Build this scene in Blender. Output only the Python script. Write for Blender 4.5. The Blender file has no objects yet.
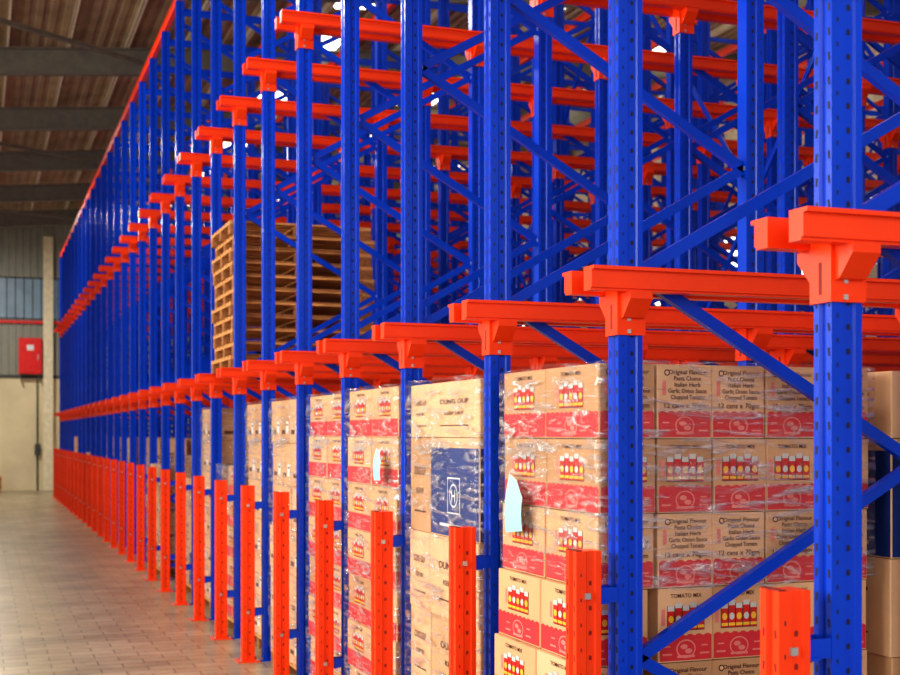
import bpy, math, random
from mathutils import Vector, Matrix, noise
random.seed(7)
sc = bpy.context.scene
try:
    sc.view_settings.view_transform = 'Standard'
    sc.view_settings.look = 'Medium High Contrast'
except Exception: pass
COL = sc.collection

def lin(c):
    return tuple(((x/255)/12.92 if x/255 <= .04045 else (((x/255)+.055)/1.055)**2.4) for x in c)

def mat(name, rgb, rough=.5, metal=0, var=.12, scale=6, bump=0, bscale=40, spec=.5, coat=0, emis=0, stretch=(1,1,1)):
    m = bpy.data.materials.new(name); m.use_nodes = True
    nt = m.node_tree; N = nt.nodes; L = nt.links
    b = N['Principled BSDF']
    c = lin(rgb)
    b.inputs['Roughness'].default_value = rough
    b.inputs['Metallic'].default_value = metal
    b.inputs['Specular IOR Level'].default_value = spec
    b.inputs['Coat Weight'].default_value = coat
    b.inputs['Coat Roughness'].default_value = .12
    tc = N.new('ShaderNodeTexCoord')
    mp = N.new('ShaderNodeMapping'); mp.inputs['Scale'].default_value = stretch
    L.new(tc.outputs['Object'], mp.inputs['Vector'])
    nz = N.new('ShaderNodeTexNoise'); nz.inputs['Scale'].default_value = scale; nz.inputs['Detail'].default_value = 3
    L.new(mp.outputs[0], nz.inputs['Vector'])
    cr = N.new('ShaderNodeValToRGB')
    cr.color_ramp.elements[0].position = .3; cr.color_ramp.elements[1].position = .7
    cr.color_ramp.elements[0].color = tuple(x*(1-var) for x in c)+(1,)
    cr.color_ramp.elements[1].color = tuple(min(1, x*(1+var)) for x in c)+(1,)
    L.new(nz.outputs['Fac'], cr.inputs['Fac'])
    L.new(cr.outputs['Color'], b.inputs['Base Color'])
    if bump:
        n2 = N.new('ShaderNodeTexNoise'); n2.inputs['Scale'].default_value = bscale
        L.new(tc.outputs['Object'], n2.inputs['Vector'])
        bp = N.new('ShaderNodeBump'); bp.inputs['Strength'].default_value = bump; bp.inputs['Distance'].default_value = .02
        L.new(n2.outputs['Fac'], bp.inputs['Height']); L.new(bp.outputs[0], b.inputs['Normal'])
    if emis:
        b.inputs['Emission Color'].default_value = c+(1,)
        b.inputs['Emission Strength'].default_value = emis
    return m

M = {}
M['blue'] = mat('blue_paint', (0,62,196), .24, var=.1, spec=.3, scale=3)
M['slot'] = mat('slot_dark', (2,14,60), .7)
M['rslot'] = mat('slot_red_dark', (130,24,6), .7)
M['red'] = mat('orange_red_paint', (240,66,18), .3, var=.08, spec=.3, scale=3)
M['steel'] = mat('zinc_bolt', (190,190,190), .35, metal=.8)
M['kraft1'] = mat('kraft_cardboard', (214,168,124), .8, var=.07, scale=4)
M['kraft2'] = mat('kraft_cardboard_light', (226,182,140), .8, var=.07, scale=4)
M['kraft3'] = mat('kraft_cardboard_dark', (194,148,106), .8, var=.08, scale=4)
M['band'] = mat('red_print', (210,46,54), .7, var=.06)
M['bandlt'] = mat('pale_print', (228,130,120), .7)
M['ink'] = mat('ink_print', (84,46,36), .8)
M['canred'] = mat('can_red', (205,24,18), .5)
M['canyel'] = mat('can_yellow', (246,190,50), .5)
M['cansil'] = mat('can_silver', (206,204,200), .5)
M['navy'] = mat('navy_print', (18,52,126), .6)
M['white'] = mat('white_print', (225,228,228), .6)
M['dkprint'] = mat('dark_backdrop_print', (60,30,25), .6)
M['tape'] = mat('packing_tape', (188,140,98), .3)
M['wood'] = mat('pallet_wood', (206,148,88), .8, var=.35, scale=5, stretch=(1,6,6))
M['wood2'] = mat('pallet_wood_dark', (156,102,58), .85, var=.35, scale=5, stretch=(6,1,6))
M['paper'] = mat('paper_tag', (160,210,220), .7, var=.03)

def wrap_mat():
    m = bpy.data.materials.new('stretch_wrap_film'); m.use_nodes = True
    nt = m.node_tree; N = nt.nodes; L = nt.links
    N.remove(N['Principled BSDF']); out = N['Material Output']
    tr = N.new('ShaderNodeBsdfTransparent'); tr.inputs[0].default_value = (.98,.98,.98,1)
    gl = N.new('ShaderNodeBsdfGlossy'); gl.inputs['Roughness'].default_value = .08
    df = N.new('ShaderNodeBsdfDiffuse'); df.inputs[0].default_value = (.9,.92,.95,1)
    mx0 = N.new('ShaderNodeMixShader'); mx0.inputs[0].default_value = .25
    mx = N.new('ShaderNodeMixShader')
    tc = N.new('ShaderNodeTexCoord'); mp = N.new('ShaderNodeMapping')
    mp.inputs['Rotation'].default_value = (.35,.3,0); mp.inputs['Scale'].default_value = (1.4,1.4,8)
    nz = N.new('ShaderNodeTexNoise'); nz.inputs['Scale'].default_value = 2.2; nz.inputs['Detail'].default_value = 6; nz.inputs['Distortion'].default_value = 1.6
    L.new(tc.outputs['Object'], mp.inputs[0]); L.new(mp.outputs[0], nz.inputs['Vector'])
    cr = N.new('ShaderNodeValToRGB'); cr.color_ramp.elements[0].position = .5; cr.color_ramp.elements[1].position = .7
    cr.color_ramp.elements[0].color = (.07,.07,.07,1); cr.color_ramp.elements[1].color = (.85,.85,.85,1)
    L.new(nz.outputs['Fac'], cr.inputs[0])
    bp = N.new('ShaderNodeBump'); bp.inputs['Strength'].default_value = 1; bp.inputs['Distance'].default_value = .06
    L.new(nz.outputs['Fac'], bp.inputs['Height']); L.new(bp.outputs[0], gl.inputs['Normal'])
    L.new(gl.outputs[0], mx0.inputs[1]); L.new(df.outputs[0], mx0.inputs[2])
    L.new(cr.outputs[0], mx.inputs[0]); L.new(tr.outputs[0], mx.inputs[1]); L.new(mx0.outputs[0], mx.inputs[2])
    L.new(mx.outputs[0], out.inputs['Surface'])
    return m
M['wrap'] = wrap_mat()

class MB:
    def __init__(s): s.v=[]; s.f=[]; s.m=[]; s.slots=[]
    def mi(s, k):
        if k not in s.slots: s.slots.append(k)
        return s.slots.index(k)
    def face(s, pts, k):
        b=len(s.v); s.v += [tuple(p) for p in pts]; s.f.append(tuple(range(b,b+len(pts)))); s.m.append(s.mi(k))
    def box(s, x0,y0,z0,x1,y1,z1,k):
        b=len(s.v)
        s.v += [(x0,y0,z0),(x1,y0,z0),(x1,y1,z0),(x0,y1,z0),(x0,y0,z1),(x1,y0,z1),(x1,y1,z1),(x0,y1,z1)]
        for f in ((0,3,2,1),(4,5,6,7),(0,1,5,4),(1,2,6,5),(2,3,7,6),(3,0,4,7)):
            s.f.append(tuple(b+i for i in f)); s.m.append(s.mi(k))
    def bbox(s, x0,y0,z0,x1,y1,z1,k,ch=.006):
        p=[(x0+ch,y0),(x1-ch,y0),(x1,y0+ch),(x1,y1-ch),(x1-ch,y1),(x0+ch,y1),(x0,y1-ch),(x0,y0+ch)]
        s.prism(p,z0,z1,k)
    def prism(s, prof, z0, z1, k):
        n=len(prof); b=len(s.v)
        s.v += [(x,y,z0) for x,y in prof]+[(x,y,z1) for x,y in prof]
        for i in range(n):
            j=(i+1)%n; s.f.append((b+i,b+j,b+n+j,b+n+i)); s.m.append(s.mi(k))
        s.f.append(tuple(b+n+i for i in range(n))); s.m.append(s.mi(k))
        s.f.append(tuple(b+n-1-i for i in range(n))); s.m.append(s.mi(k))
    def extr(s, prof, o, a, bdir, d, L, k):
        o=Vector(o);a=Vector(a);bd=Vector(bdir);d=Vector(d)
        n=len(prof); b=len(s.v)
        P=[o+a*x+bd*y for x,y in prof]
        s.v += [tuple(p) for p in P]+[tuple(p+d*L) for p in P]
        for i in range(n):
            j=(i+1)%n; s.f.append((b+i,b+j,b+n+j,b+n+i)); s.m.append(s.mi(k))
        s.f.append(tuple(b+n+i for i in range(n))); s.m.append(s.mi(k))
        s.f.append(tuple(b+n-1-i for i in range(n))); s.m.append(s.mi(k))
    def beam(s, A, B, w, t, k, side=(0,1,0)):
        A=Vector(A);B=Vector(B); d=(B-A); L=d.length; d.normalize()
        sd=Vector(side).normalized(); up=d.cross(sd).normalized()
        s.extr([(-t/2,-w/2),(t/2,-w/2),(t/2,w/2),(-t/2,w/2)],A,sd,up,d,L,k)
    def mesh(s, name):
        me=bpy.data.meshes.new(name); me.from_pydata(s.v,[],s.f)
        for k in s.slots: me.materials.append(M[k])
        me.polygons.foreach_set('material_index', s.m); me.update()
        import bmesh
        bm=bmesh.new(); bm.from_mesh(me); bmesh.ops.recalc_face_normals(bm,faces=bm.faces); bm.to_mesh(me); bm.free()
        return me

def obj(name, me, loc=(0,0,0), rot=(0,0,0), parent=None):
    o=bpy.data.objects.new(name, me); COL.objects.link(o); o.location=loc; o.rotation_euler=rot
    if parent: o.parent=parent
    return o
def empty(name, loc=(0,0,0)):
    o=bpy.data.objects.new(name,None); COL.objects.link(o); o.location=loc; o.empty_display_size=.2; return o

# ---------------- constants
EYE=2.07; D=2.483; PITCH=1.4; Y0=3.357
L1=2.735; L2=5.46; TOP=7.78
NMIN,NMAX=-1,29
def Yn(n): return Y0+PITCH*n
FW=1.5; FRX=[0,2.7,5.4,8.1,10.8]
XEND=FRX[-1]+FW

# ---------------- rack frames
def post(mb, x, y, z0, z1, k, sk, hx=.055, hy=.045, pitch=.075, flip=1):
    pr=[(-hx,-hy),(-hx,-.019),(-hx+.014,-.012),(-hx+.014,.012),(-hx,.019),(-hx,hy),
        (-.012,hy),(-.006,hy-.008),(.026,hy-.008),(.032,hy),(hx,hy),(hx,-hy),
        (.032,-hy),(.026,-hy+.008),(-.006,-hy+.008),(-.012,-hy)]
    pr=[(x+px*flip,y+py) for px,py in pr]
    mb.prism(pr,z0,z1,k)
    z=z0+.06; e=.0008
    while z<z1-.05:
        for yy in (-.031,.031):
            X=x-(hx+e)*flip; s=.004 if yy<0 else -.004
            mb.face([(X,y+yy-.005-s*.4,z-.013),(X,y+yy+.004-s*.4,z-.013),(X,y+yy+.006+s*.4,z+.012),(X,y+yy-.005+s*.4,z+.012)],sk)
        for sy in (-1,1):
            Y=y+sy*(hy-.008+e)
            cx=x+.010*flip; 
            mb.face([(cx-.006,Y,z-.008),(cx+.006,Y,z-.008),(cx+.007,Y,z+.006),(cx,Y,z+.012),(cx-.007,Y,z+.006)],sk)
            Y=y+sy*(hy+e); cx=x-.034*flip
            mb.face([(cx-.003,Y,z+.027),(cx+.003,Y,z+.027),(cx+.003,Y,z+.041),(cx-.003,Y,z+.041)],sk)
        z+=pitch

def frame_mesh():
    mb=MB()
    for x,fl in ((0,1),(FW,-1)):
        post(mb,x,0,.01,TOP,'blue','slot',flip=fl)
        mb.box(x-.09,-.075,0,x+.09,.075,.012,'blue')
        for bx in (-.075,.075): mb.box(x+bx-.01,-.06,.012,x+bx+.01,-.04,.03,'steel')
    z=.36; side='b'; pts=[(FW-.05,z)]
    while z<TOP-.9:
        z+=.79
        side='f' if side=='b' else 'b'
        pts.append((.05 if side=='f' else FW-.05, z))
    for (xa,za),(xb,zb) in zip(pts,pts[1:]):
        A=Vector((xa,0,za)); B=Vector((xb,0,zb)); d=(B-A).normalized(); L=(B-A).length
        up=d.cross(Vector((0,1,0)))
        prof=[(-.02,-.025),(.018,-.025),(.018,-.019),(-.014,-.019),(-.014,.019),(.018,.019),(.018,.025),(-.02,.025)]
        mb.extr(prof,A,(0,1,0),up,d,L,'blue')
    for zz in (.2,TOP-.12): mb.box(.05,-.02,zz-.025,FW-.05,.02,zz+.025,'blue')
    for xx,zz in pts:
        mb.box(xx-.012,-.03,zz-.012,xx+.012,.03,zz+.012,'steel')
    return mb.mesh('upright_frame')
FRAME=frame_mesh()

RS=.215
def rails_mesh():
    mb=MB()
    for T in (L1,L2):
        for s in (-1,1):
            pr=[(.056,-.095),(.118,-.095),(.118,-.085),(.128,-.085),(.128,-.014),(.148,-.014),(.148,0),(.056,0)]
            pr=[(s*a,b) for a,b in pr]
            mb.extr(pr,(-RS,0,T),(0,1,0),(0,0,1),(1,0,0),XEND+RS+.2,'red')
        for fx in FRX:
            for px in (fx,fx+FW):
                mb.box(px-.064,-.0535,T-.265,px+.064,.0535,T-.003,'red')
                mb.box(px-.0645,-.008,T-.24,px-.0635,.008,T-.14,'rslot')
                for s in (-1,1):
                    mb.extr([(s*.05,-.2),(s*.075,-.195),(s*.14,-.125),(s*.14,-.095),(s*.05,-.095)],(px-.05,0,T),(0,1,0),(0,0,1),(1,0,0),.1,'red')
                    for zz in (-.25,-.2,-.15):
                        mb.box(px-.02,s*.0535,T+zz-.008,px-.004,s*.058,T+zz+.008,'steel')
    return mb.mesh('pallet_rails')
RAILS=rails_mesh()

rack=empty('drive_in_pallet_rack',(D,0,0))
i=0
for n in range(NMIN,NMAX+1):
    for fx in FRX:
        obj('upright_frame_%d'%i,FRAME,(fx,Yn(n),0),parent=rack); i+=1
    obj('rail_set_%d'%(n-NMIN),RAILS,(0,Yn(n),0),parent=rack)
mb=MB()
ya,yb=Yn(NMIN)-.08,Yn(NMAX)+.08
for fx in FRX:
    for px in (fx,fx+FW):
        k='red'
        mb.box(px-.03,ya,TOP,px+.03,yb,TOP+.1,k)
        mb.box(px-.045,ya,TOP+.085,px+.045,yb,TOP+.1,k)
obj('top_tie_beams',mb.mesh('top_ties'),parent=rack)
mb=MB()
for n in range(NMIN,NMAX+1):
    mb.box(0,Yn(n)-.03,TOP-.2,XEND,Yn(n)-.046,TOP-.14,'blue')
for n in range(NMIN,NMAX-2,4):
    for fx in FRX[1:]:
        mb.beam((fx+FW+.06,Yn(n),1.0),(fx+FW+.06,Yn(n+4),7.5),.05,.02,'blue',side=(1,0,0))
        mb.beam((fx+FW+.06,Yn(n),7.5),(fx+FW+.06,Yn(n+4),1.0),.05,.02,'blue',side=(1,0,0))
obj('cross_bracing',mb.mesh('cross_bracing'),parent=rack)

# ---------------- guard posts
def guard_mesh():
    mb=MB()
    post(mb,0,0,.01,1.6,'red','rslot',hx=.055,hy=.05,pitch=.1)
    mb.box(-.1,-.09,0,.1,.09,.012,'red')
    for a in (-.08,.08):
        for b in (-.07,.07): mb.box(a-.01,b-.01,.012,a+.01,b+.01,.03,'steel')
    mb.box(-.055,-.05,1.6,-.03,.05,1.604,'rslot')
    for z in (.45,1.42):
        mb.box(.055,-.045,z-.03,.133,-.037,z+.03,'blue')
        mb.box(.055,.037,z-.03,.133,.045,z+.03,'blue')
        mb.box(.055,-.0535,z-.035,.09,.0535,z-.025,'blue')
        mb.box(-.02,-.062,z-.012,.004,-.05,z+.012,'steel')
    return mb.mesh('guard_post')
GUARD=guard_mesh()
for n in range(NMIN,NMAX+1):
    obj('rack_guard_post',GUARD,(D-.19,Yn(n),0))

# ---------------- text helper
_tc={}
def textgeo(s):
    if s in _tc: return _tc[s]
    cu=bpy.data.curves.new('t','FONT'); cu.body=s; cu.resolution_u=2; cu.align_x='CENTER'; cu.offset=.012
    o=bpy.data.objects.new('t',cu); COL.objects.link(o)
    dg=bpy.context.evaluated_depsgraph_get()
    me=bpy.data.meshes.new_from_object(o.evaluated_get(dg))
    r=([tuple(v.co[:2]) for v in me.vertices],[tuple(p.vertices) for p in me.polygons])
    bpy.data.objects.remove(o); bpy.data.curves.remove(cu); bpy.data.meshes.remove(me)
    _tc[s]=r; return r
def text(mb,s,o,u,v,size,k,wmax=None):
    vs,fs=textgeo(s); o=Vector(o);u=Vector(u);v=Vector(v); b=len(mb.v); mi=mb.mi(k)
    sx=size
    if wmax:
        w=max(x for x,y in vs)-min(x for x,y in vs)
        sx=wmax/w
    mb.v += [tuple(o+u*x*sx+v*y*size) for x,y in vs]
    for f in fs: mb.f.append(tuple(b+i for i in f)); mb.m.append(mi)

def decal(mb,o,u,v,nrm,e,x0,y0,x1,y1,k):
    o=Vector(o)+nrm*e
    mb.face([o+u*x0+v*y0,o+u*x1+v*y0,o+u*x1+v*y1,o+u*x0+v*y1],k)
def disc(mb,o,u,v,nrm,e,cx,cy,rx,ry,k,n=14):
    o=Vector(o)+nrm*e
    mb.face([o+u*(cx+rx*math.cos(2*math.pi*i/n))+v*(cy+ry*math.sin(2*math.pi*i/n)) for i in range(n)],k)

LINES=[("Original Flavour",.72),("Pasta Choice",.52),("Italian Herb",.5),("Garlic Onion Sauce",.74),("Chopped Tomato",.64)]
def print_red(mb,o,u,w,h,nrm,var):
    v=Vector((0,0,1))
    A=(mb,o,u,v,nrm)
    wd=min(w,.34); c=w/2
    decal(*A,.001,0,.004,w,h*.35,'band')
    nn=max(6,int(w/.045))
    for i in range(nn):
        disc(*A,.0014,w*(i+.5)/nn,h*.35,w*.36/nn,h*.02,'band')
    disc(*A,.002,c,h*.17,wd*.19,h*.13,'bandlt'); disc(*A,.0025,c,h*.17,wd*.165,h*.11,'band')
    disc(*A,.003,c-wd*.04,h*.2,wd*.07,h*.035,'bandlt'); disc(*A,.003,c+wd*.05,h*.14,wd*.07,h*.035,'bandlt')
    decal(*A,.003,c-wd*.17,h*.05,c+wd*.17,h*.085,'bandlt')
    for k in (-1,1):
        decal(*A,.002,c+k*wd*.36-wd*.09,h*.09,c+k*wd*.36+wd*.09,h*.115,'bandlt')
        decal(*A,.002,c+k*wd*.36-wd*.06,h*.2,c+k*wd*.36+wd*.06,h*.22,'bandlt')
    O=Vector(o)+nrm*.003
    if var==0:
        disc(*A,.002,c-wd*.34,h*.89,wd*.055,h*.045,'ink')
        disc(*A,.0025,c-wd*.34,h*.89,wd*.035,h*.028,'kraft2')
        decal(*A,.002,c-wd*.43,h*.58,c-wd*.36,h*.78,'bandlt')
        for i,(t,lw) in enumerate(LINES):
            text(mb,t,O+u*(c+wd*.05)+v*h*(.87-.085*i),u,v,h*.085,'ink',wd*lw)
        text(mb,"12 cans x 70gm",O+u*c+v*h*.41,u,v,h*.1,'ink',wd*.8)
    else:
        text(mb,"TOMATO MIX",O+u*c+v*h*.87,u,v,h*.08,'ink',wd*.6)
        decal(*A,.001,c-wd*.36,h*.42,c+wd*.36,h*.76,'dkprint')
        nc=5; st=wd*.72/nc
        for i in range(nc):
            a=c-wd*.36+st*(i+.06); b=a+st*.88; t=h*(.80 if i%2 else .76)
            decal(*A,.002,a,h*.43,b,t,'canred')
            disc(*A,.0026,(a+b)/2,h*.58,st*.36,h*.05,'canyel' if i%2==0 else 'cansil',10)
            decal(*A,.0024,a,h*.45,b,h*.49,'canyel')
            decal(*A,.0024,a,t-h*.07,b,t,'cansil')
        decal(*A,.0015,c-wd*.47,h*.5,c-wd*.4,h*.72,'bandlt')
def print_blue(mb,o,u,w,h,nrm,navy):
    v=Vector((0,0,1)); A=(mb,o,u,v,nrm); O=Vector(o)+nrm*.003
    if navy:
        decal(*A,.001,0,.004,w,h*.9,'navy'); s=.2; c=w/2; zc=h*.42
        decal(*A,.002,c-s/2,zc-s/2,c+s/2,zc+s/2,'white'); decal(*A,.0026,c-s*.46,zc-s*.46,c+s*.46,zc+s*.46,'navy')
        disc(*A,.003,c,zc,s*.33,s*.33,'white',24); disc(*A,.0034,c,zc,s*.28,s*.28,'navy',24)
        text(mb,"H",O+nrm*.001+u*c+v*(zc-s*.17),u,v,s*.48,'white')
        decal(*A,.002,w*.2,h*.1,w*.8,h*.13,'white')
    else:
        text(mb,"OUNG OUP",O+u*w*.5+v*h*.6,u,v,h*.13,'ink',w*.6)
        text(mb,"KEEP DRY",O+u*w*.5+v*h*.4,u,v,h*.09,'ink',w*.4)
        decal(*A,.002,w*.2,h*.2,w*.8,h*.22,'ink')
def print_plain(mb,o,u,w,h,nrm):
    v=Vector((0,0,1)); A=(mb,o,u,v,nrm)
    decal(*A,.001,w*.15,h*.2,w*.5,h*.3,'ink'); decal(*A,.001,w*.62,h*.22,w*.86,h*.5,'white')
    decal(*A,.0015,w*.65,h*.4,w*.83,h*.44,'ink')

SX,SY=1.35,1.15
def stack_mesh(kind, special=False, seed=0, nrows=None):
    rnd=random.Random(seed); mb=MB()
    if kind=='red':
        rows=[(.142+.318*i,.142+.318*(i+1),i%2) for i in range(7)]; nx=5; ys=[0,.53,1.04] if special else [0,.575,1.15]
    elif kind=='blue': rows=[(.142,.6,1),(.6,1.05,0),(1.05,1.5,0),(1.5,2.05,1),(2.05,2.36,0)]; nx=3; ys=[0,.78,1.15]
    else: rows=[(.142+.37*i,.142+.37*(i+1),0) for i in range(6)]; nx=3; ys=[0,.383,.766,1.15]
    if nrows: rows=rows[:nrows]
    ny=len(ys)-1; bx=SX/nx
    for ri,(z0,z1,fl) in enumerate(rows):
        rowsh=rnd.uniform(-.015,.015)
        for a in range(nx):
            for b in range(ny):
                if 0<a<nx-1 and 0<b<ny-1 and ri<len(rows)-1: continue
                if nrows and ri==len(rows)-1 and rnd.random()<.35: continue
                j=lambda s=.005: rnd.uniform(-s,s)
                sh=0
                if special and a==0 and ri<4: sh=-.04-.015*(3-ri)
                x0=a*bx+.002+j()+sh+(rowsh if a==0 else 0); y0=ys[b]+.002+abs(j()); x1=x0+bx-.006; y1=y0+ys[b+1]-ys[b]-.008
                if special and a==0 and ri>=4:
                    # slight lean of the upper front cartons
                    y0+=.006*(ri-3); y1+=.006*(ri-3)
                    if b==0: y0-=.006*(ri-3)
                k=rnd.choice(['kraft1','kraft1','kraft2','kraft3'])
                mb.bbox(x0,y0,z0+.001,x1,y1,z1-.003,k,.005)
                mb.face([(x0+.01,(y0+y1)/2-.025,z1-.0015),(x1-.01,(y0+y1)/2-.025,z1-.0015),(x1-.01,(y0+y1)/2+.025,z1-.0015),(x0+.01,(y0+y1)/2+.025,z1-.0015)],'tape')
                w,h=x1-x0-.012,z1-z0-.005; wy=y1-y0-.012
                sides=[]
                if b==0: sides.append(((x0+.006,y0,z0+.002),Vector((1,0,0)),w,Vector((0,-1,0))))
                if a==0: sides.append(((x0,y1-.006,z0+.002),Vector((0,-1,0)),wy,Vector((-1,0,0))))
                if b==ny-1: sides.append(((x1-.006,y1,z0+.002),Vector((-1,0,0)),w,Vector((0,1,0))))
                for o,u,ww,nr in sides:
                    if kind=='red':
                        vv=fl
                        if nr.x<0: vv=1
                        print_red(mb,o,u,ww,h,nr,vv)
                    elif kind=='blue': print_blue(mb,o,u,ww,h,nr,fl if (b==0) else 0)
                    else: print_plain(mb,o,u,ww,h,nr)
    return mb.mesh('carton_stack_'+kind)

def pallet_geo(mb,x0,y0,z0,X=1.35,Y=1.15,jit=0,rnd=random,nq=3):
    x0+=rnd.uniform(-jit,jit); y0+=rnd.uniform(-jit,jit)*.5
    nb=7; w=.11
    for i in range(3):
        yy=y0+(Y-w)*i/2; mb.box(x0,yy,z0,x0+X,yy+w,z0+.018,'wood2')
        for q in range(3):
            xx=x0+(X-.14)*q/2; mb.box(xx,yy+.003,z0+.018,xx+.14,yy+w-.003,z0+.1,'wood2')
    for q in range(3):
        xx=x0+(X-.12)*q/2; mb.box(xx,y0,z0+.1,xx+.12,y0+Y,z0+.118,'wood')
    for i in range(nb):
        yy=y0+(Y-w)*i/(nb-1); mb.box(x0,yy,z0+.118,x0+X,yy+w,z0+.138,'wood')
def PAL():
    mb=MB(); pallet_geo(mb,0,0,0); return mb.mesh('wood_pallet')
PALM=PAL()

def wrap_mesh(z0,z1,seed=0,off=.012,sy=SY):
    nx,nz=30,36; vs=[];fs=[]
    per=[(-off,-off),(SX+off,-off),(SX+off,sy+off),(-off,sy+off)]
    P=[]
    for e in range(4):
        a=Vector(per[e]);b=Vector(per[(e+1)%4])
        for i in range(nx): P.append(a.lerp(b,i/nx))
    n=len(P)
    cx=Vector((SX/2,sy/2))
    for j in range(nz+1):
        z=z0+(z1-z0)*j/nz
        for i,p in enumerate(P):
            q=noise.noise(Vector((p.x*4+seed,p.y*4,z*3+(p.x+p.y)*3)))
            q2=noise.noise(Vector((p.x*11+seed,p.y*11,z*14)))
            d=(p-cx).normalized()*(.009*q+.007*q2+.01)
            vs.append((p.x+d.x,p.y+d.y,z+(.03*q if j in (0,nz) else 0)))
    for j in range(nz):
        for i in range(n):
            fs.append((j*n+i,j*n+(i+1)%n,(j+1)*n+(i+1)%n,(j+1)*n+i))
    b=(nz)*n; c0=len(vs)
    for i,p in enumerate(P):
        d=(cx-p)*.12; vs.append((p.x+d.x,p.y+d.y,z1+.012))
    for i in range(n): fs.append((b+i,b+(i+1)%n,c0+(i+1)%n,c0+i))
    me=bpy.data.meshes.new('stretch_wrap'); me.from_pydata(vs,[],fs); me.materials.append(M['wrap'])
    for p in me.polygons: p.use_smooth=True
    return me

SM={'spec':stack_mesh('red',True,1),'red':stack_mesh('red',False,2),'blue':stack_mesh('blue',False,3),'plain':stack_mesh('plain',False,4),
    'red5':stack_mesh('red',False,5,5),'plain4':stack_mesh('plain',False,6,4),'plain5':stack_mesh('plain',False,8,5),'blue3':stack_mesh('blue',False,9,3)}
WM={'spec':wrap_mesh(1.42,2.372,9,sy=1.05),'red':wrap_mesh(.15,2.372,3),'red5':wrap_mesh(.15,1.73,4),'plain4':wrap_mesh(.15,1.62,5),'plain5':wrap_mesh(.15,1.99,5),'blue3':wrap_mesh(.15,1.5,2)}
WM['blue']=WM['plain']=WM['red']
def put(kind,lane,x,wrap=True):
    e=empty('pallet_of_cartons',(x,Yn(lane)+.125,0))
    obj('wood_base',PALM,parent=e)
    obj('cartons',SM[kind],parent=e)
    if wrap: obj('stretch_wrap',WM[kind],parent=e)
XF=2.43
put('spec',1,XF)
put('blue',1,XF+1.47,False)
put('blue',2,XF)
put('red',3,XF); put('red',4,XF+.06)
fr={5:('plain',.05),6:('plain',.1),7:('red5',.05),8:('plain',.1),9:('blue3',.1),10:('plain5',.5),11:('plain4',.0),12:('red5',.1),14:('plain5',.1),15:('blue3',.1),17:('plain4',.1),18:('plain5',.3),20:('plain4',0),21:('red5',.2),23:('plain5',0),24:('plain4',.2),26:('plain',.1),27:('plain5',.1)}
for l,(k,dx) in fr.items(): put(k,l,XF+dx,l<13)
for l in range(2,10):
    put(random.choice(['red','plain','blue']),l,XF+1.6,False)
for l in range(2,28,2):
    put(random.choice(['red','plain','plain5']),l,XF+3.1,False)

def pstack(seed,cnt):
    r=random.Random(seed); mb=MB()
    for i in range(cnt): pallet_geo(mb,0,0,.1385*i,X=1.5,Y=1.15,jit=.025,rnd=r)
    return mb.mesh('pallet_stack')
obj('stacked_wood_pallets',pstack(1,11),(2.43,Yn(7)+.125,L1+.001))

def tag(x,y,z,w,h):
    mb=MB(); n=6; P=[]
    for i in range(n+1):
        t=i/n; wob=-.02*math.sin(t*2.6)
        yl=y+.02*t; yr=y-w*(.45+.55*min(1,t*3))-.03*t
        P.append(((x+wob,yl,z-h*t*1.05),(x+wob-.02*t,yr,z-.03-h*t*.85)))
    for a,b in zip(P,P[1:]): mb.face([a[0],a[1],b[1],b[0]],'paper')
    obj('paper_tag',mb.mesh('paper_tag'))
tag(2.385,5.76,1.88,.2,.27)
tag(2.385,7.98,1.98,.16,.2)

# ---------------- room shell
def floor_mat():
    m=bpy.data.materials.new('floor_tiles'); m.use_nodes=True; nt=m.node_tree;N=nt.nodes;L=nt.links
    b=N['Principled BSDF']; b.inputs['Specular IOR Level'].default_value=.45
    tc=N.new('ShaderNodeTexCoord'); br=N.new('ShaderNodeTexBrick')
    br.offset=.5; br.inputs['Scale'].default_value=1
    br.inputs['Brick Width'].default_value=.4; br.inputs['Row Height'].default_value=.2
    br.inputs['Mortar Size'].default_value=.008; br.inputs['Bias'].default_value=0; br.inputs['Mortar Smooth'].default_value=.5
    br.inputs['Color1'].default_value=lin((180,166,138))+(1,); br.inputs['Color2'].default_value=lin((162,148,120))+(1,)
    br.inputs['Mortar'].default_value=lin((108,96,78))+(1,)
    L.new(tc.outputs['Object'],br.inputs['Vector'])
    nz=N.new('ShaderNodeTexNoise'); nz.inputs['Scale'].default_value=.9; nz.inputs['Detail'].default_value=9; nz.inputs['Roughness'].default_value=.65
    L.new(tc.outputs['Object'],nz.inputs['Vector'])
    cr=N.new('ShaderNodeValToRGB'); cr.color_ramp.elements[0].position=.35; cr.color_ramp.elements[1].position=.62
    cr.color_ramp.elements[0].color=(.6,.58,.55,1); cr.color_ramp.elements[1].color=(1,1,1,1)
    L.new(nz.outputs[0],cr.inputs[0])
    mx=N.new('ShaderNodeMixRGB'); mx.blend_type='MULTIPLY'; mx.inputs[0].default_value=1
    L.new(br.outputs['Color'],mx.inputs[1]); L.new(cr.outputs[0],mx.inputs[2]); L.new(mx.outputs[0],b.inputs['Base Color'])
    mr=N.new('ShaderNodeMapRange'); mr.inputs['To Min'].default_value=.42; mr.inputs['To Max'].default_value=.2
    L.new(nz.outputs[0],mr.inputs['Value']); L.new(mr.outputs[0],b.inputs['Roughness'])
    bp=N.new('ShaderNodeBump'); bp.inputs['Strength'].default_value=.2; bp.inputs['Distance'].default_value=.003
    L.new(br.outputs['Fac'],bp.inputs['Height']); bp.invert=True; L.new(bp.outputs[0],b.inputs['Normal'])
    return m
M['floor']=floor_mat()
M['roofsheet']=mat('roof_sheet',(176,152,124),.7,var=.25,scale=1.2)
M['rafter']=mat('rafter_steel',(118,114,104),.6,var=.15)
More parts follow.
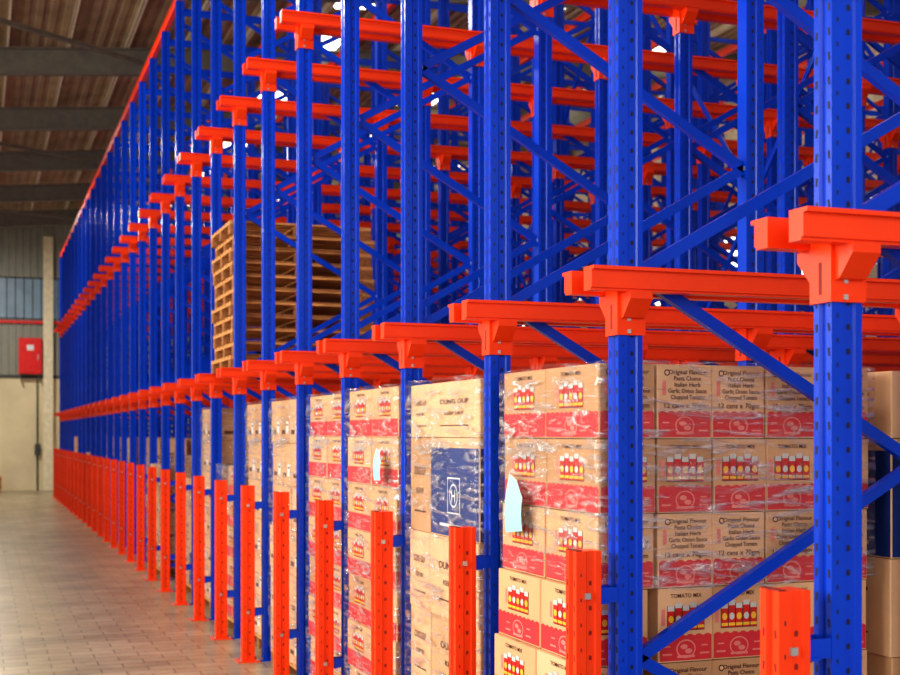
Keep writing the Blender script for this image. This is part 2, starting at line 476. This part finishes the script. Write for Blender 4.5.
M['purlin']=mat('purlin_galv',(238,222,196),.5,var=.1)
M['wallsheet']=mat('corrugated_sheet',(150,152,140),.5,var=.1,scale=1)
M['plaster']=mat('plaster_wall',(226,212,176),.85,var=.12,scale=.8)
M['cream']=mat('cream_paint',(230,218,188),.7)
M['glass']=mat('window_glass',(122,142,156),.25,emis=.2,var=.2,scale=1.5)
M['darktrim']=mat('dark_trim',(74,74,72),.6)
M['firered']=mat('fire_red',(225,24,20),.4)
M['skylight']=mat('skylight_sheet',(245,240,225),.6,emis=3.4)
XA,XB,YA,YB=-9,17.5,-4,50
mb=MB(); mb.box(XA,YA,-.2,XB,YB,0,'floor'); obj('floor',mb.mesh('floor'))
def rz(x): return 9.15+.09*(x-1)
mb=MB(); x=XA
RD=.52
while x<XB:
    x1=min(x+.25,XB)
    sky = any(a<=x<a+1.0 for a in (6.25,10.25,14.25))
    for (a,b,dz0,dz1) in ((x,x+.1,0,0),(x+.1,x+.13,0,.04),(x+.13,x+.22,.04,.04),(x+.22,x1,.04,0)):
        if b>XB: b=XB
        if sky:
            y=YA
            while y<YB:
                yb2=min(y+3.5,YB)
                mb.face([(a,y,rz(a)+RD+.16+dz0),(b,y,rz(b)+RD+.16+dz1),(b,yb2,rz(b)+RD+.16+dz1),(a,yb2,rz(a)+RD+.16+dz0)],'skylight')
                y3=min(y+5,YB)
                if y3>yb2: mb.face([(a,yb2,rz(a)+RD+.16+dz0),(b,yb2,rz(b)+RD+.16+dz1),(b,y3,rz(b)+RD+.16+dz1),(a,y3,rz(a)+RD+.16+dz0)],'roofsheet')
                y+=5
        else:
            mb.face([(a,YA,rz(a)+RD+.16+dz0),(b,YA,rz(b)+RD+.16+dz1),(b,YB,rz(b)+RD+.16+dz1),(a,YB,rz(a)+RD+.16+dz0)],'roofsheet')
    x+=.25
obj('ceiling',mb.mesh('ceiling'))
yr=[1.9+5*i for i in range(10)]
e=empty('roof_framing')
mb=MB()
for y in yr:
    w,t=.2,.025
    prof=[(-w/2,0),(w/2,0),(w/2,t),(.01,t),(.01,RD-t),(w/2,RD-t),(w/2,RD),(-w/2,RD),(-w/2,RD-t),(-.01,RD-t),(-.01,t),(-w/2,t)]
    d=Vector((1,0,.09)).normalized(); L=(XB-.1-XA)*math.sqrt(1+.0081)
    mb.extr(prof,(XA,y,rz(XA)),(0,1,0),(0,0,1),d,L,'rafter')
obj('rafters',mb.mesh('rafters'),parent=e)
mb=MB(); x=XA+.3
while x<XB-.2:
    z=rz(x)+RD
    mb.box(x-.03,YA,z,x-.02,YB-.1,z+.15,'purlin'); mb.box(x-.03,YA,z,x+.03,YB-.1,z+.012,'purlin')
    x+=1.15
obj('purlins',mb.mesh('purlins'),parent=e)
mb=MB()
for i,y in enumerate(yr[:-1]):
    if i%2==0:
        a,b=(3.6,-1.5)
        mb.beam((a,y+5,rz(a)+.1),(b,y,rz(b)+.1),.08,.08,'rafter',side=(0,0,1))
    for xa in (1.0,-4):
        mb.beam((xa,y+.1,rz(xa)+.06),(xa,y+.9,rz(xa)+RD),.05,.05,'rafter',side=(1,0,0))
obj('roof_braces',mb.mesh('roof_braces'),parent=e)

mb=MB()
mb.box(XA,YB,0,XB,YB+.2,4.1,'plaster')
mb.box(XA,YB-.03,4.1,XB,YB+.2,4.22,'darktrim')
x=XA
while x<XB:
    for (z0,z1) in ((4.22,6.25),(7.8,rz(x)+RD+.12)):
        mb.face([(x,YB,z0),(x+.12,YB,z0),(x+.12,YB,z1),(x,YB,z1)],'wallsheet')
        mb.face([(x+.12,YB,z0),(x+.15,YB-.04,z0),(x+.15,YB-.04,z1),(x+.12,YB,z1)],'wallsheet')
        mb.face([(x+.15,YB-.04,z0),(x+.22,YB-.04,z0),(x+.22,YB-.04,z1),(x+.15,YB-.04,z1)],'wallsheet')
        mb.face([(x+.22,YB-.04,z0),(x+.25,YB,z0),(x+.25,YB,z1),(x+.22,YB-.04,z1)],'wallsheet')
    x+=.25
obj('wall_back',mb.mesh('wall_back'))
mb=MB()
mb.box(XA,YB+.02,6.25,XB,YB+.05,7.8,'glass')
x=XA
while x<XB-.1:
    mb.box(x,YB-.03,6.25,x+.03,YB+.02,7.8,'darktrim'); x+=.3
for z in (6.25,7.75): mb.box(XA,YB-.03,z,XB,YB+.02,z+.05,'darktrim')
obj('window_1',mb.mesh('window_band'))
mb=MB(); mb.box(XA,YB-.14,6.1,XB-.1,YB-.05,6.2,'firered'); obj('sprinkler_pipe',mb.mesh('sprinkler_pipe'))
mb=MB()
for xx in (-3.6,2.35,8.3,14.3):
    mb.box(xx-.17,YB-.32,0,xx+.17,YB-.29,rz(xx)+.01,'cream'); mb.box(xx-.17,YB-.18,0,xx+.17,YB-.15,rz(xx)+.01,'cream'); mb.box(xx-.02,YB-.3,0,xx+.02,YB-.17,rz(xx)+.01,'cream')
obj('trim_1',mb.mesh('wall_columns'))
e=empty('fire_hose_cabinet',(1.72,YB-.42,4.25))
mb=MB(); mb.box(-.4,0,0,.4,.3,1.3,'firered'); mb.box(-.33,-.02,.07,.33,0,1.23,'firered'); mb.box(-.12,-.03,.85,.12,-.02,1.05,'white'); mb.box(.25,-.05,.5,.29,-.02,.7,'steel')
mb.box(-.35,.02,-.2,-.3,.3,0,'darktrim'); mb.box(.3,.02,-.2,.35,.3,0,'darktrim')
obj('cabinet_body',mb.mesh('cabinet'),parent=e)
mb=MB(); mb.box(1.95,YB-.1,0,2.0,YB-.05,4.05,'darktrim'); mb.box(1.88,YB-.18,1.3,2.08,YB-.05,1.7,'darktrim'); obj('electrical_conduit',mb.mesh('conduit'))
mb=MB(); 
for zz in (0,.14,.28,.42): pallet_geo(mb,0,0,zz,X=1.0,Y=1.1,jit=.02)
obj('stacked_wood_pallets',mb.mesh('floor_pallets'),(-.3,YB-1.8,0))

mb=MB()
mb.box(XB,YA,0,XB+.2,YB,3.0,'plaster')
y=YA
while y<YB:
    H=rz(XB)+RD+.1
    for (z0,z1) in ((3.0,5.6),(7.0,H)):
        mb.face([(XB,y,z0),(XB,y+.12,z0),(XB,y+.12,z1),(XB,y,z1)],'cream')
        mb.face([(XB,y+.12,z0),(XB-.04,y+.16,z0),(XB-.04,y+.16,z1),(XB,y+.12,z1)],'cream')
        mb.face([(XB-.04,y+.16,z0),(XB-.04,y+.22,z0),(XB-.04,y+.22,z1),(XB-.04,y+.16,z1)],'cream')
        mb.face([(XB-.04,y+.22,z0),(XB,y+.26,z0),(XB,y+.26,z1),(XB-.04,y+.22,z1)],'cream')
    y+=.26
obj('wall_right',mb.mesh('wall_right'))
mb=MB(); mb.box(XB+.02,YA,5.6,XB+.05,YB,7.0,'skylight')
y=YA
while y<YB-.1: mb.box(XB-.03,y,5.6,XB+.02,y+.06,7.0,'darktrim'); y+=1.2
obj('window_2',mb.mesh('window_right'))

# ---------------- lights
def area(name,loc,rot,sx,sy,power,col=(1,1,1)):
    l=bpy.data.lights.new(name,'AREA'); l.shape='RECTANGLE'; l.size=sx; l.size_y=sy; l.energy=power; l.color=col
    o=bpy.data.objects.new(name,l); COL.objects.link(o); o.location=loc; o.rotation_euler=rot; return o
area('loading_side_daylight',(-7.5,8,4.6),(0,math.radians(-80),0),4.5,16,1650,(1,.95,.86))
area('rear_area_light',(1.0,-3.8,4.5),(math.radians(82),0,0),9,6,460,(1,.95,.88))  # area light added behind the camera; no entrance is modelled there
for y,p in ((8,260),(20,260),(32,300),(43,600)):
    area('overhead_fill',(-.5,y,9.0),(0,0,0),1.0,1.0,p,(1,.94,.85))  # added overhead fill to brighten aisle and back wall, no lamp fixtures
w=bpy.data.worlds.new('World'); sc.world=w; w.use_nodes=True
w.node_tree.nodes['Background'].inputs[0].default_value=(1,.97,.91,1)
w.node_tree.nodes['Background'].inputs[1].default_value=.5

# ---------------- camera
cd=bpy.data.cameras.new('camera'); cam=bpy.data.objects.new('camera',cd); COL.objects.link(cam)
cam.location=(0,0,EYE); cam.rotation_euler=(math.radians(90),0,math.radians(-19.88))
cd.sensor_width=36; cd.lens=52; cd.shift_y=.107; cd.clip_end=200
cd.dof.use_dof=True; cd.dof.focus_distance=5.8; cd.dof.aperture_fstop=3.6
sc.camera=cam
